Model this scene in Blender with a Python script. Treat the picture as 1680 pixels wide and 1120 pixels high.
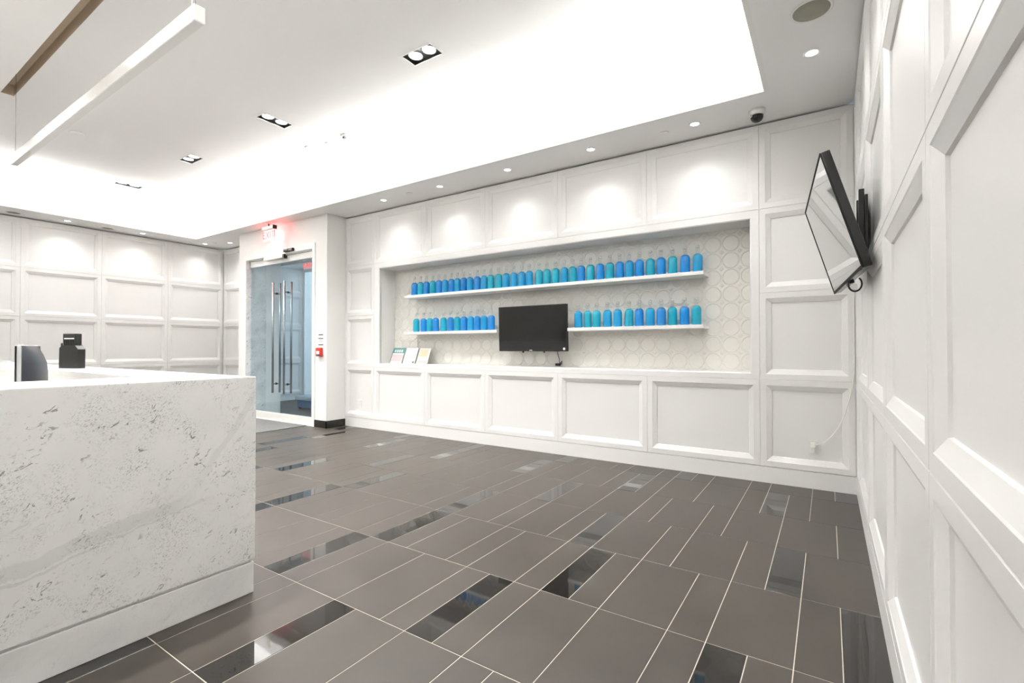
import bpy, bmesh, math, random
from mathutils import Vector, Matrix

random.seed(7)
for o in list(bpy.data.objects):
    bpy.data.objects.remove(o, do_unlink=True)
scene = bpy.context.scene
COL = scene.collection
PI = math.pi

# ------------------------------------------------------------------ camera
CAMZ = 1.18
cam_d = bpy.data.cameras.new('camera')
cam_d.sensor_width = 36.0
cam_d.lens = 790.4 * 36.0 / 1680.0
cam_d.shift_y = 2.01 / 1680.0
cam_d.clip_start = 0.02
cam = bpy.data.objects.new('camera', cam_d)
cam.location = (0, 0, CAMZ)
cam.rotation_euler = (PI / 2 + 0.0120, 0, math.atan2(518.5, 790.4))
COL.objects.link(cam)
scene.camera = cam

# ------------------------------------------------------------------ world (daylight outside the entrance)
w = bpy.data.worlds.new('daylight')
scene.world = w
w.use_nodes = True
bg = w.node_tree.nodes['Background']
bg.inputs[0].default_value = (0.70, 0.85, 1.0, 1)
bg.inputs[1].default_value = 0.78

# ------------------------------------------------------------------ exposure
scene.view_settings.view_transform = 'Standard'
scene.view_settings.look = 'None'
scene.view_settings.exposure = 1.56
scene.view_settings.gamma = 1.0
scene.view_settings.use_curve_mapping = False

# light levels of the room's own lamps (watts)
P_COVE = 6.0        # per metre of LED cove
P_SPOT = 10.0        # soffit downlight
P_TWIN = 84.0        # one lens of a twin ceiling downlight
WARM = (1.0, 0.985, 0.965)

# ------------------------------------------------------------------ dimensions
XL, XR = -10.27, 0.187        # left and right wall faces
YB = 4.788                    # back wall face
YA = 4.96                     # alcove wall beside the entrance
YF = -3.2                     # wall behind the camera
ZS = 3.19                     # soffit underside
ZC = 3.72                     # tray ceiling
LX0, LX1 = -9.72, -0.407      # tray opening
LY0, LY1 = -2.6, 4.213
COVE = 0.20
ZLIP = 3.315
ROWS = [0.143, 0.905, 1.672, 2.42, 3.174]
CX = [-5.56 + k * 1.0104 for k in range(6)]     # column seams of the back wall
NX0, NX1, NZ0, NZ1, NY = -5.452, -0.583, 0.964, 2.341, 5.097   # niche
DX0, DX1, DY = -8.69, -6.21, 4.46               # entrance bump-out
OX0, OX1, OZ = -8.44, -6.55, 2.70               # door opening
GY = 4.535                                      # glass plane

# ------------------------------------------------------------------ helpers
def setp(o, label=None, cat=None, group=None, kind=None):
    if label: o['label'] = label
    if cat: o['category'] = cat
    if group: o['group'] = group
    if kind: o['kind'] = kind
    return o

def empty(name, loc=(0, 0, 0), rz=0.0, parent=None):
    o = bpy.data.objects.new(name, None)
    o.empty_display_size = 0.05
    o.location = loc
    o.rotation_euler = (0, 0, rz)
    COL.objects.link(o)
    if parent: o.parent = parent
    return o

def thing(name, label, cat, loc=(0, 0, 0), rz=0.0, group=None):
    return setp(empty(name, loc, rz), label, cat, group)

class MB:
    def __init__(self):
        self.v = []; self.f = []; self.smooth = []
    def add(self, vs, fs, smooth=False):
        n = len(self.v)
        self.v += [tuple(p) for p in vs]
        for f in fs:
            self.f.append(tuple(n + i for i in f)); self.smooth.append(smooth)
        return self
    def box(self, x0, x1, y0, y1, z0, z1):
        vs = [(x, y, z) for z in (z0, z1) for y in (y0, y1) for x in (x0, x1)]
        return self.add(vs, [(0, 2, 3, 1), (4, 5, 7, 6), (0, 1, 5, 4), (2, 6, 7, 3), (0, 4, 6, 2), (1, 3, 7, 5)])
    def bbox(self, x0, x1, y0, y1, z0, z1, b=0.004):
        """box with chamfered edges"""
        bm = bmesh.new()
        bmesh.ops.create_cube(bm, size=1.0)
        for v in bm.verts:
            v.co = Vector(((x0 + x1) / 2 + v.co.x * (x1 - x0), (y0 + y1) / 2 + v.co.y * (y1 - y0), (z0 + z1) / 2 + v.co.z * (z1 - z0)))
        bmesh.ops.bevel(bm, geom=bm.edges[:], offset=b, segments=2, profile=0.6, affect='EDGES')
        bm.verts.index_update()
        self.add([v.co[:] for v in bm.verts], [[v.index for v in f.verts] for f in bm.faces])
        bm.free()
        return self
    def quad(self, a, b, c, d):
        return self.add([a, b, c, d], [(0, 1, 2, 3)])
    def lathe(self, prof, seg=20, c=(0, 0, 0), smooth=True, cap=True):
        vs = []; fs = []
        for r, z in prof:
            for k in range(seg):
                a = 2 * PI * k / seg
                vs.append((c[0] + r * math.cos(a), c[1] + r * math.sin(a), c[2] + z))
        for i in range(len(prof) - 1):
            for k in range(seg):
                k2 = (k + 1) % seg
                fs.append((i * seg + k, i * seg + k2, (i + 1) * seg + k2, (i + 1) * seg + k))
        self.add(vs, fs, smooth)
        if cap:
            n = len(self.v) - len(vs)
            self.f.append(tuple(n + k for k in range(seg))[::-1]); self.smooth.append(False)
            m = n + (len(prof) - 1) * seg
            self.f.append(tuple(m + k for k in range(seg))); self.smooth.append(False)
        return self
    def tube(self, pts, r, seg=8):
        pts = [Vector(p) for p in pts]
        vs = []; fs = []
        up = None
        for i, p in enumerate(pts):
            t = (pts[min(i + 1, len(pts) - 1)] - pts[max(i - 1, 0)]).normalized()
            if up is None:
                up = Vector((0, 0, 1)) if abs(t.z) < 0.9 else Vector((1, 0, 0))
            a = t.cross(up).normalized(); b = a.cross(t).normalized(); up = b
            for k in range(seg):
                an = 2 * PI * k / seg
                vs.append(p + a * (r * math.cos(an)) + b * (r * math.sin(an)))
        for i in range(len(pts) - 1):
            for k in range(seg):
                k2 = (k + 1) % seg
                fs.append((i * seg + k, i * seg + k2, (i + 1) * seg + k2, (i + 1) * seg + k))
        self.add(vs, fs, True)
        n = len(self.v) - len(vs)
        self.f.append(tuple(n + k for k in range(seg))[::-1]); self.smooth.append(False)
        m = n + (len(pts) - 1) * seg
        self.f.append(tuple(m + k for k in range(seg))); self.smooth.append(False)
        return self
    def prism(self, poly, h0, h1, axes='xyz'):
        """extrude a 2-D polygon; axes gives which world axes are (u, v, extrusion)"""
        idx = {'x': 0, 'y': 1, 'z': 2}
        n = len(poly); vs = []
        for h in (h0, h1):
            for (u, v) in poly:
                p = [0, 0, 0]; p[idx[axes[0]]] = u; p[idx[axes[1]]] = v; p[idx[axes[2]]] = h
                vs.append(tuple(p))
        fs = [tuple(range(n))[::-1], tuple(range(n, 2 * n))]
        for i in range(n):
            j = (i + 1) % n
            fs.append((i, j, n + j, n + i))
        return self.add(vs, fs)
    def grid(self, us, vs_, holes, fn):
        """flat sheet split along us/vs_, leaving out cells inside holes (u0,u1,v0,v1); fn maps (u,v)->xyz"""
        us = sorted(set(us + [h[0] for h in holes] + [h[1] for h in holes]))
        vs_ = sorted(set(vs_ + [h[2] for h in holes] + [h[3] for h in holes]))
        pts = [fn(u, v) for v in vs_ for u in us]
        fs = []
        nu = len(us)
        for j in range(len(vs_) - 1):
            for i in range(nu - 1):
                cu = (us[i] + us[i + 1]) / 2; cv = (vs_[j] + vs_[j + 1]) / 2
                if any(h[0] < cu < h[1] and h[2] < cv < h[3] for h in holes): continue
                fs.append((j * nu + i, j * nu + i + 1, (j + 1) * nu + i + 1, (j + 1) * nu + i))
        return self.add(pts, fs)
    def mesh(self, name, mat, fix=True):
        me = bpy.data.meshes.new(name)
        me.from_pydata([tuple(p) for p in self.v], [], self.f)
        me.polygons.foreach_set('use_smooth', self.smooth)
        if fix:
            bm = bmesh.new(); bm.from_mesh(me)
            bmesh.ops.recalc_face_normals(bm, faces=bm.faces[:])
            bm.to_mesh(me); bm.free()
        me.materials.append(mat)
        me.update()
        return me
    def build(self, name, mat, parent=None, loc=None, fix=True):
        o = bpy.data.objects.new(name, self.mesh(name, mat, fix))
        COL.objects.link(o)
        if parent: o.parent = parent
        if loc: o.location = loc
        return o

def inst(name, me, parent=None, loc=(0, 0, 0), rot=(0, 0, 0)):
    o = bpy.data.objects.new(name, me)
    o.location = loc; o.rotation_euler = rot
    COL.objects.link(o)
    if parent: o.parent = parent
    return o

def text_mesh(s, size, mat, extrude=0.001):
    cu = bpy.data.curves.new('lettering', 'FONT')
    cu.body = s; cu.size = size; cu.extrude = extrude; cu.align_x = 'CENTER'; cu.align_y = 'CENTER'
    cu.resolution_u = 3
    ob = bpy.data.objects.new('lettering', cu)
    COL.objects.link(ob)
    dg = bpy.context.evaluated_depsgraph_get()
    me = bpy.data.meshes.new_from_object(ob.evaluated_get(dg))
    bpy.data.objects.remove(ob, do_unlink=True)
    me.materials.clear(); me.materials.append(mat)
    return me

# ------------------------------------------------------------------ materials
def nt(name):
    m = bpy.data.materials.new(name); m.use_nodes = True
    return m, m.node_tree, m.node_tree.nodes['Principled BSDF']

def pmat(name, col, rough=0.5, metal=0.0, var=0.0, scale=8.0, bump=0.0, bscale=60.0, spec=0.5, emit=None, estr=0.0, coat=0.0):
    m, t, b = nt(name)
    b.inputs['Base Color'].default_value = (*col, 1)
    b.inputs['Roughness'].default_value = rough
    b.inputs['Metallic'].default_value = metal
    b.inputs['Specular IOR Level'].default_value = spec
    b.inputs['Coat Weight'].default_value = coat
    if emit:
        b.inputs['Emission Color'].default_value = (*emit, 1)
        b.inputs['Emission Strength'].default_value = estr
    co = t.nodes.new('ShaderNodeTexCoord')
    if var > 0:
        n = t.nodes.new('ShaderNodeTexNoise'); n.inputs['Scale'].default_value = scale; n.inputs['Detail'].default_value = 3
        t.links.new(co.outputs['Object'], n.inputs['Vector'])
        r = t.nodes.new('ShaderNodeMapRange')
        r.inputs['To Min'].default_value = 1 - var; r.inputs['To Max'].default_value = 1 + var
        t.links.new(n.outputs['Fac'], r.inputs['Value'])
        mx = t.nodes.new('ShaderNodeVectorMath'); mx.operation = 'SCALE'
        mx.inputs[0].default_value = col
        t.links.new(r.outputs['Result'], mx.inputs['Scale'])
        t.links.new(mx.outputs['Vector'], b.inputs['Base Color'])
    if bump > 0:
        n2 = t.nodes.new('ShaderNodeTexNoise'); n2.inputs['Scale'].default_value = bscale; n2.inputs['Detail'].default_value = 4
        t.links.new(co.outputs['Object'], n2.inputs['Vector'])
        bp = t.nodes.new('ShaderNodeBump'); bp.inputs['Strength'].default_value = bump; bp.inputs['Distance'].default_value = 0.002
        t.links.new(n2.outputs['Fac'], bp.inputs['Height'])
        t.links.new(bp.outputs['Normal'], b.inputs['Normal'])
    return m

def glass_mat(name, tint=(0.93, 0.97, 0.97), rough=0.0, boost=1.0):
    """thin architectural glass: clear transmission with a fresnel reflection"""
    m = bpy.data.materials.new(name); m.use_nodes = True
    t = m.node_tree; t.nodes.clear()
    out = t.nodes.new('ShaderNodeOutputMaterial')
    tr = t.nodes.new('ShaderNodeBsdfTransparent'); tr.inputs[0].default_value = (*tint, 1)
    gl = t.nodes.new('ShaderNodeBsdfGlossy'); gl.inputs['Roughness'].default_value = rough
    fr = t.nodes.new('ShaderNodeFresnel'); fr.inputs['IOR'].default_value = 1.45
    ge = t.nodes.new('ShaderNodeNewGeometry')
    ior = t.nodes.new('ShaderNodeMapRange'); ior.inputs['To Min'].default_value = 1.45; ior.inputs['To Max'].default_value = 1 / 1.45
    t.links.new(ge.outputs['Backfacing'], ior.inputs['Value']); t.links.new(ior.outputs[0], fr.inputs['IOR'])
    mu = t.nodes.new('ShaderNodeMath'); mu.operation = 'MULTIPLY'; mu.inputs[1].default_value = boost; mu.use_clamp = True
    mix = t.nodes.new('ShaderNodeMixShader')
    t.links.new(fr.outputs[0], mu.inputs[0]); t.links.new(mu.outputs[0], mix.inputs[0])
    t.links.new(tr.outputs[0], mix.inputs[1]); t.links.new(gl.outputs[0], mix.inputs[2])
    t.links.new(mix.outputs[0], out.inputs['Surface'])
    return m

def liquid_mat(name, col):
    m = bpy.data.materials.new(name); m.use_nodes = True
    t = m.node_tree; t.nodes.clear()
    out = t.nodes.new('ShaderNodeOutputMaterial')
    tr = t.nodes.new('ShaderNodeBsdfTransparent'); tr.inputs[0].default_value = (*[c ** 0.55 for c in col], 1)
    df = t.nodes.new('ShaderNodeBsdfPrincipled'); df.inputs['Base Color'].default_value = (*col, 1); df.inputs['Roughness'].default_value = 0.12
    ns = t.nodes.new('ShaderNodeTexNoise'); ns.inputs['Scale'].default_value = 6
    co = t.nodes.new('ShaderNodeTexCoord'); t.links.new(co.outputs['Object'], ns.inputs['Vector'])
    rg = t.nodes.new('ShaderNodeMapRange'); rg.inputs['To Min'].default_value = 0.42; rg.inputs['To Max'].default_value = 0.64
    t.links.new(ns.outputs['Fac'], rg.inputs['Value'])
    mix = t.nodes.new('ShaderNodeMixShader')
    t.links.new(rg.outputs[0], mix.inputs[0])
    t.links.new(tr.outputs[0], mix.inputs[1]); t.links.new(df.outputs[0], mix.inputs[2])
    t.links.new(mix.outputs[0], out.inputs['Surface'])
    return m

def emit_mat(name, col, s):
    m = bpy.data.materials.new(name); m.use_nodes = True
    t = m.node_tree; t.nodes.clear()
    out = t.nodes.new('ShaderNodeOutputMaterial')
    e = t.nodes.new('ShaderNodeEmission'); e.inputs[0].default_value = (*col, 1); e.inputs[1].default_value = s
    t.links.new(e.outputs[0], out.inputs['Surface'])
    return m

def tile_mat(name, col, rough, rvar, spec=0.5):
    m, t, b = nt(name)
    co = t.nodes.new('ShaderNodeTexCoord')
    ge = t.nodes.new('ShaderNodeNewGeometry')
    oi = t.nodes.new('ShaderNodeObjectInfo')
    n1 = t.nodes.new('ShaderNodeTexNoise'); n1.inputs['Scale'].default_value = 3.2; n1.inputs['Detail'].default_value = 5
    n2 = t.nodes.new('ShaderNodeTexNoise'); n2.inputs['Scale'].default_value = 160; n2.inputs['Detail'].default_value = 2
    t.links.new(ge.outputs['Position'], n1.inputs['Vector']); t.links.new(ge.outputs['Position'], n2.inputs['Vector'])
    r1 = t.nodes.new('ShaderNodeMapRange'); r1.inputs['To Min'].default_value = 0.62; r1.inputs['To Max'].default_value = 1.38
    t.links.new(n1.outputs['Fac'], r1.inputs['Value'])
    r2 = t.nodes.new('ShaderNodeMapRange'); r2.inputs['To Min'].default_value = 0.93; r2.inputs['To Max'].default_value = 1.07
    t.links.new(n2.outputs['Fac'], r2.inputs['Value'])
    r3 = t.nodes.new('ShaderNodeMapRange'); r3.inputs['To Min'].default_value = 0.94; r3.inputs['To Max'].default_value = 1.06
    t.links.new(oi.outputs['Random'], r3.inputs['Value'])
    a = t.nodes.new('ShaderNodeMath'); a.operation = 'MULTIPLY'
    c = t.nodes.new('ShaderNodeMath'); c.operation = 'MULTIPLY'
    t.links.new(r1.outputs[0], a.inputs[0]); t.links.new(r2.outputs[0], a.inputs[1])
    t.links.new(a.outputs[0], c.inputs[0]); t.links.new(r3.outputs[0], c.inputs[1])
    sc = t.nodes.new('ShaderNodeVectorMath'); sc.operation = 'SCALE'; sc.inputs[0].default_value = col
    t.links.new(c.outputs[0], sc.inputs['Scale']); t.links.new(sc.outputs['Vector'], b.inputs['Base Color'])
    rr = t.nodes.new('ShaderNodeMapRange'); rr.inputs['To Min'].default_value = rough - rvar; rr.inputs['To Max'].default_value = rough + rvar
    t.links.new(n1.outputs['Fac'], rr.inputs['Value']); t.links.new(rr.outputs[0], b.inputs['Roughness'])
    b.inputs['Specular IOR Level'].default_value = spec
    return m

def marble_mat(name, speck=1.0, vein=True, soft=0.0):
    """white marble: grey flecks, fine crackle and one drifting diagonal vein (object space y/z of the front slab)"""
    m, t, b = nt(name)
    N = t.nodes.new; L = t.links.new
    co = N('ShaderNodeTexCoord')
    ge = N('ShaderNodeNewGeometry')
    pos = ge.outputs['Position']
    def noise(scale, detail=4, vec=None, dist=0.0, rough=0.55):
        n = N('ShaderNodeTexNoise'); n.inputs['Scale'].default_value = scale; n.inputs['Detail'].default_value = detail
        n.inputs['Distortion'].default_value = dist; n.inputs['Roughness'].default_value = rough
        L(vec or pos, n.inputs['Vector']); return n.outputs['Fac']
    def rng(v, a, c, lo=0.0, hi=1.0):
        r = N('ShaderNodeMapRange'); r.inputs['From Min'].default_value = a; r.inputs['From Max'].default_value = c
        r.inputs['To Min'].default_value = lo; r.inputs['To Max'].default_value = hi; L(v, r.inputs['Value']); return r.outputs[0]
    def mth(op, x, y=None, clamp=False):
        n = N('ShaderNodeMath'); n.operation = op; n.use_clamp = clamp
        for i, q in enumerate((x, y)):
            if q is None: continue
            if isinstance(q, (int, float)): n.inputs[i].default_value = q
            else: L(q, n.inputs[i])
        return n.outputs[0]
    # stretched coordinates so flecks lean along the stone's grain
    m0 = N('ShaderNodeMapping'); m0.inputs['Rotation'].default_value = (math.radians(-38), 0, 0)
    mp = N('ShaderNodeMapping'); mp.inputs['Scale'].default_value = (1, 1.0, 1.8)
    L(pos, m0.inputs['Vector']); L(m0.outputs['Vector'], mp.inputs['Vector'])
    g = mp.outputs['Vector']
    flecks = mth('MULTIPLY', rng(noise(30, 4, g, 1.0, 0.65), 0.575, 0.64), rng(noise(6.0, 2, g), 0.49, 0.60), True)
    flecks2 = mth('MULTIPLY', rng(noise(120, 2, g, 0.6), 0.54, 0.63), rng(noise(7.5, 3), 0.45, 0.62), True)
    crack = mth('MULTIPLY', rng(mth('ABSOLUTE', mth('SUBTRACT', noise(7, 6, g, 1.6), 0.5)), 0.0, 0.012, 1, 0), rng(noise(3.1, 2), 0.45, 0.6), True)
    cloud = noise(1.9, 5, g, 0.8)
    dark = mth('ADD', mth('MULTIPLY', flecks, 0.80 * speck), mth('MULTIPLY', flecks2, 0.44 * speck), True)
    dark = mth('ADD', dark, mth('MULTIPLY', crack, 0.22 * speck), True)
    dark = mth('ADD', dark, mth('MULTIPLY', rng(cloud, 0.4, 0.75), 0.08 + soft), True)
    if vein:
        sep = N('ShaderNodeSeparateXYZ'); L(pos, sep.inputs[0])
        y, z = sep.outputs[1], sep.outputs[2]
        wob = mth('MULTIPLY', mth('SUBTRACT', noise(3.4, 4), 0.5), 0.10)
        fine = mth('MULTIPLY', mth('SUBTRACT', noise(16, 4), 0.5), 0.045)
        wob = mth('ADD', wob, fine)
        def band(y0, z0, k, wd, ya, yb, amt):
            d = mth('SUBTRACT', z, mth('ADD', mth('MULTIPLY', mth('SUBTRACT', y, y0), k), z0))
            d = mth('ABSOLUTE', mth('ADD', d, wob))
            core = rng(d, wd * 0.75, wd, 1, 0)
            gate = mth('MULTIPLY', rng(y, ya, ya + 0.08), rng(y, yb - 0.10, yb, 1, 0))
            return mth('MULTIPLY', mth('MULTIPLY', core, gate), amt)
        v1 = band(0.50, 0.425, 0.22, 0.027, -0.3, 1.02, 0.15)
        v2 = band(1.115, 0.709, 1.45, 0.030, 1.00, 1.40, 0.10)
        v3 = band(0.50, 0.385, 0.24, 0.006, -0.3, 1.1, 0.16)
        dark = mth('ADD', dark, mth('ADD', v1, mth('ADD', v2, v3)), True)
    mix = N('ShaderNodeMix'); mix.data_type = 'RGBA'
    mix.inputs[6].default_value = (0.82, 0.818, 0.805, 1)
    mix.inputs[7].default_value = (0.17, 0.18, 0.19, 1)
    L(dark, mix.inputs[0]); L(mix.outputs[2], b.inputs['Base Color'])
    b.inputs['Roughness'].default_value = 0.16
    return m

M = {}
M['white'] = pmat('white_lacquer', (0.80, 0.795, 0.78), 0.34, var=0.012, scale=2.5)
M['paint'] = pmat('warm_white_paint', (0.79, 0.782, 0.762), 0.6, var=0.015, scale=2, bump=0.05, bscale=180)
M['ceil'] = pmat('ceiling_paint', (0.86, 0.855, 0.85), 0.8, var=0.01, scale=2, bump=0.04, bscale=150)
M['soffit'] = pmat('soffit_paint', (0.86, 0.855, 0.85), 0.75, var=0.01, scale=2)
M['trimw'] = pmat('white_trim', (0.82, 0.82, 0.80), 0.4, var=0.01)
M['relief'] = pmat('relief_tile', (0.80, 0.785, 0.735), 0.5, var=0.02, scale=4)
M['tile'] = tile_mat('matte_tile', (0.058, 0.049, 0.040), 0.40, 0.05)
M['polish'] = tile_mat('polished_tile', (0.022, 0.020, 0.018), 0.035, 0.01, 0.55)
M['grout'] = pmat('grout', (0.62, 0.58, 0.50), 0.9, var=0.05, scale=30)
M['marble'] = marble_mat('marble_front')
M['marble2'] = marble_mat('marble_plinth', 0.16, False, 0.16)
M['marble3'] = marble_mat('marble_top', 0.45, False, 0.02)
M['marblej'] = marble_mat('marble_jamb', 1.2, False, 0.30)
M['blackstone'] = pmat('black_granite', (0.018, 0.017, 0.014), 0.12, var=0.4, scale=60)
M['steel'] = pmat('brushed_steel', (0.32, 0.33, 0.33), 0.32, 1.0, var=0.05, scale=30)
M['alu'] = pmat('satin_aluminium', (0.80, 0.80, 0.78), 0.35, 0.25, var=0.02)
M['glass'] = glass_mat('door_glass', (0.925, 0.965, 0.975), 0.0, 1.2)
M['bottle'] = glass_mat('bottle_glass', (0.95, 0.975, 0.98), 0.02, 1.0)
M['blue'] = liquid_mat('blue_water', (0.03, 0.44, 1.0))
M['teal'] = liquid_mat('teal_water', (0.03, 0.66, 0.86))
M['cyan'] = liquid_mat('cyan_water', (0.03, 0.56, 0.96))
M['wire'] = pmat('bail_wire', (0.55, 0.54, 0.50), 0.3, 1.0, var=0.03)
M['stopper'] = pmat('porcelain_stopper', (0.78, 0.77, 0.74), 0.25, var=0.02)
M['black'] = pmat('black_plastic', (0.014, 0.014, 0.013), 0.38, var=0.08)
M['blackg'] = pmat('gloss_black', (0.010, 0.010, 0.010), 0.18, var=0.05)
M['screen'] = pmat('dark_screen', (0.010, 0.010, 0.009), 0.09, var=0.03, spec=0.45)
M['screen2'] = pmat('tilted_screen', (0.020, 0.021, 0.020), 0.035, var=0.03, spec=0.9, coat=1.0)
M['bezel'] = pmat('matte_bezel', (0.03, 0.029, 0.027), 0.75, var=0.05, spec=0.15)
M['silver'] = pmat('silver_shell', (0.62, 0.64, 0.66), 0.25, 0.7, var=0.02)
M['shell'] = pmat('dark_shell', (0.012, 0.016, 0.026), 0.34, var=0.1)
M['pendant'] = pmat('pendant_white', (0.83, 0.82, 0.79), 0.18, var=0.01)
M['lens_off'] = pmat('opal_lens', (0.76, 0.76, 0.745), 0.5, var=0.02)
M['taupe'] = pmat('slot_taupe', (0.58, 0.48, 0.36), 0.5, var=0.06, scale=3)
M['grille'] = pmat('speaker_grille', (0.33, 0.32, 0.26), 0.7, var=0.03, scale=40, bump=0.3, bscale=400)
M['lamp'] = emit_mat('lamp_lens', (1.0, 0.985, 0.95), 5.0)
M['led'] = emit_mat('led_strip', (1.0, 0.96, 0.90), 6.0)
M['red'] = pmat('exit_red', (0.85, 0.05, 0.06), 0.4, var=0.02, emit=(1.0, 0.06, 0.06), estr=0.55)
M['pinkglass'] = pmat('exit_panel', (0.90, 0.72, 0.70), 0.25, var=0.02, emit=(1.0, 0.40, 0.38), estr=0.10)
M['pull'] = pmat('alarm_red', (0.62, 0.035, 0.025), 0.35, var=0.03)
M['paper'] = pmat('white_paper', (0.74, 0.74, 0.73), 0.7, var=0.01)
M['ink'] = pmat('grey_ink', (0.10, 0.10, 0.10), 0.8, var=0.05)
M['tealprint'] = pmat('teal_print', (0.10, 0.30, 0.27), 0.6, var=0.05)
M['pinkprint'] = pmat('pale_pink_print', (0.62, 0.47, 0.49), 0.6, var=0.03)
M['mintprint'] = pmat('pale_mint_print', (0.50, 0.66, 0.60), 0.6, var=0.03)
M['goldprint'] = pmat('cream_print', (0.62, 0.56, 0.38), 0.6, var=0.03)
M['acrylic'] = glass_mat('acrylic', (0.93, 0.95, 0.95), 0.0, 1.0)
M['mat'] = pmat('grey_carpet_mat', (0.13, 0.13, 0.125), 0.95, var=0.45, scale=55, bump=0.6, bscale=160)
M['plate'] = pmat('outlet_plate', (0.80, 0.80, 0.78), 0.35, var=0.01)
M['cord'] = pmat('white_cord', (0.80, 0.79, 0.74), 0.45, var=0.02)
M['bench'] = pmat('blue_upholstery', (0.10, 0.19, 0.33), 0.7, var=0.1, scale=20)
M['benchtop'] = pmat('grey_bench_top', (0.36, 0.44, 0.52), 0.6, var=0.05, scale=12)
M['paver'] = pmat('outdoor_paving', (0.55, 0.57, 0.58), 0.8, var=0.08, scale=3)
M['wood'] = pmat('desk_laminate', (0.66, 0.63, 0.58), 0.4, var=0.03)

# ------------------------------------------------------------------ large lights: cove LEDs on top of the soffit
def cove_light(name, loc, length, inward):
    """asymmetric LED cove profile: lies behind the lip and throws its light up and across the ceiling"""
    ld = bpy.data.lights.new(name, 'AREA')
    ld.shape = 'RECTANGLE'; ld.size = length; ld.size_y = 0.05
    ld.energy = P_COVE * length; ld.color = WARM
    o = bpy.data.objects.new(name, ld)
    o.location = loc
    d = Vector((inward[0] * math.sin(COVE_TILT), inward[1] * math.sin(COVE_TILT), math.cos(COVE_TILT)))
    o.rotation_euler = d.to_track_quat('-Z', 'Y').to_euler()
    COL.objects.link(o)
ZL = ZS + 0.082
COVE_TILT = math.radians(30)
cove_light('cove_light_back', ((LX0 + LX1) / 2, LY1 + 0.13, ZL), LX1 - LX0, (0, -1))
cove_light('cove_light_front_offscreen', ((LX0 + LX1) / 2, LY0 - 0.13, ZL), LX1 - LX0, (0, 1))
YS_L, YS_R = 1.75, 3.05      # the picture's edge along the left and right coves
cove_light('cove_light_left', (LX0 - 0.13, (YS_L + LY1) / 2, ZL), LY1 - YS_L, (1, 0))
cove_light('cove_light_left_offscreen', (LX0 - 0.13, (LY0 + YS_L) / 2, ZL), YS_L - LY0, (1, 0))
cove_light('cove_light_right', (LX1 + 0.13, (YS_R + LY1) / 2, ZL), LY1 - YS_R, (-1, 0))
cove_light('cove_light_right_offscreen', (LX1 + 0.13, (LY0 + YS_R) / 2, ZL), YS_R - LY0, (-1, 0))

# ------------------------------------------------------------------ setting: ceiling, soffit
TWINS = [(-2.92, 3.035, 0), (-5.15, 3.02, 1), (-7.13, 3.02, 0), (-9.08, 2.97, 1),
         # second row outside the picture: its lamps glint on the near side of the pendant
         (-2.92, 0.72, 1), (-5.10, 0.72, 0), (-7.20, 0.72, 1), (-9.08, 0.72, 0)]
TW, TH = 0.325, 0.157
holes = []
for (x, y, o) in TWINS:
    a, b_ = (TW / 2, TH / 2) if o == 0 else (TH / 2, TW / 2)
    holes.append((x - a, x + a, y - b_, y + b_))
SLOT = (-6.84, -2.55, 1.187, 1.281)
holes.append(SLOT)
cx0, cx1, cy0, cy1 = LX0 - COVE, LX1 + COVE, LY0 - COVE, LY1 + COVE
mb = MB().grid([cx0, cx1], [cy0, cy1], holes, lambda u, v: (u, v, ZC))
ceiling = setp(mb.build('ceiling', M['ceil'], fix=False), kind='structure')
# closed top above the fixtures
MB().box(cx0 - 0.1, cx1 + 0.1, cy0 - 0.1, cy1 + 0.1, ZC + 0.34, ZC + 0.40).build('ceiling_slab', M['ceil'], ceiling)
# slot lining
mb = MB()
x0, x1, y0, y1 = SLOT
mb.quad((x0, y0, ZC), (x1, y0, ZC), (x1, y0, ZC + .11), (x0, y0, ZC + .11)).quad((x0, y1, ZC), (x1, y1, ZC), (x1, y1, ZC + .11), (x0, y1, ZC + .11))
mb.quad((x0, y0, ZC), (x0, y1, ZC), (x0, y1, ZC + .11), (x0, y0, ZC + .11)).quad((x1, y0, ZC), (x1, y1, ZC), (x1, y1, ZC + .11), (x1, y0, ZC + .11))
mb.quad((x0, y0, ZC + .11), (x1, y0, ZC + .11), (x1, y1, ZC + .11), (x0, y1, ZC + .11))
setp(mb.build('slot_lining', M['taupe'], ceiling, fix=False), 'taupe lining of the long ceiling slot')
# soffit ring: underside, lip, cove floor, cove wall
X0, X1, Y0, Y1 = XL - 0.20, XR + 0.20, YF - 0.06, YA + 0.20
mb = MB()
mb.grid([X0, X1], [Y0, Y1], [(LX0 - 0.035, LX1 + 0.035, LY0 - 0.035, LY1 + 0.035)], lambda u, v: (u, v, ZS))
soff = setp(mb.build('ceiling_soffit', M['soffit'], fix=False), kind='structure')
LT = 0.035
def ring(x0, x1, y0, y1, z0, z1):
    m_ = MB()
    m_.quad((x0, y0, z0), (x1, y0, z0), (x1, y0, z1), (x0, y0, z1)).quad((x0, y1, z0), (x1, y1, z0), (x1, y1, z1), (x0, y1, z1))
    m_.quad((x0, y0, z0), (x0, y1, z0), (x0, y1, z1), (x0, y0, z1)).quad((x1, y0, z0), (x1, y1, z0), (x1, y1, z1), (x1, y0, z1))
    return m_
mb = MB()
for (a, b_, c, d) in ((LX0, LX1, LY1, LY1 + LT), (LX0, LX1, LY0 - LT, LY0), (LX0 - LT, LX0, LY0 - LT, LY1 + LT), (LX1, LX1 + LT, LY0 - LT, LY1 + LT)):
    mb.box(a, b_, c, d, ZS, ZLIP)
mb.build('soffit_lip', M['trimw'], soff)
mb = MB()
mb.grid([cx0, cx1], [cy0, cy1], [(LX0 - LT, LX1 + LT, LY0 - LT, LY1 + LT)], lambda u, v: (u, v, ZS + 0.05))
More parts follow.
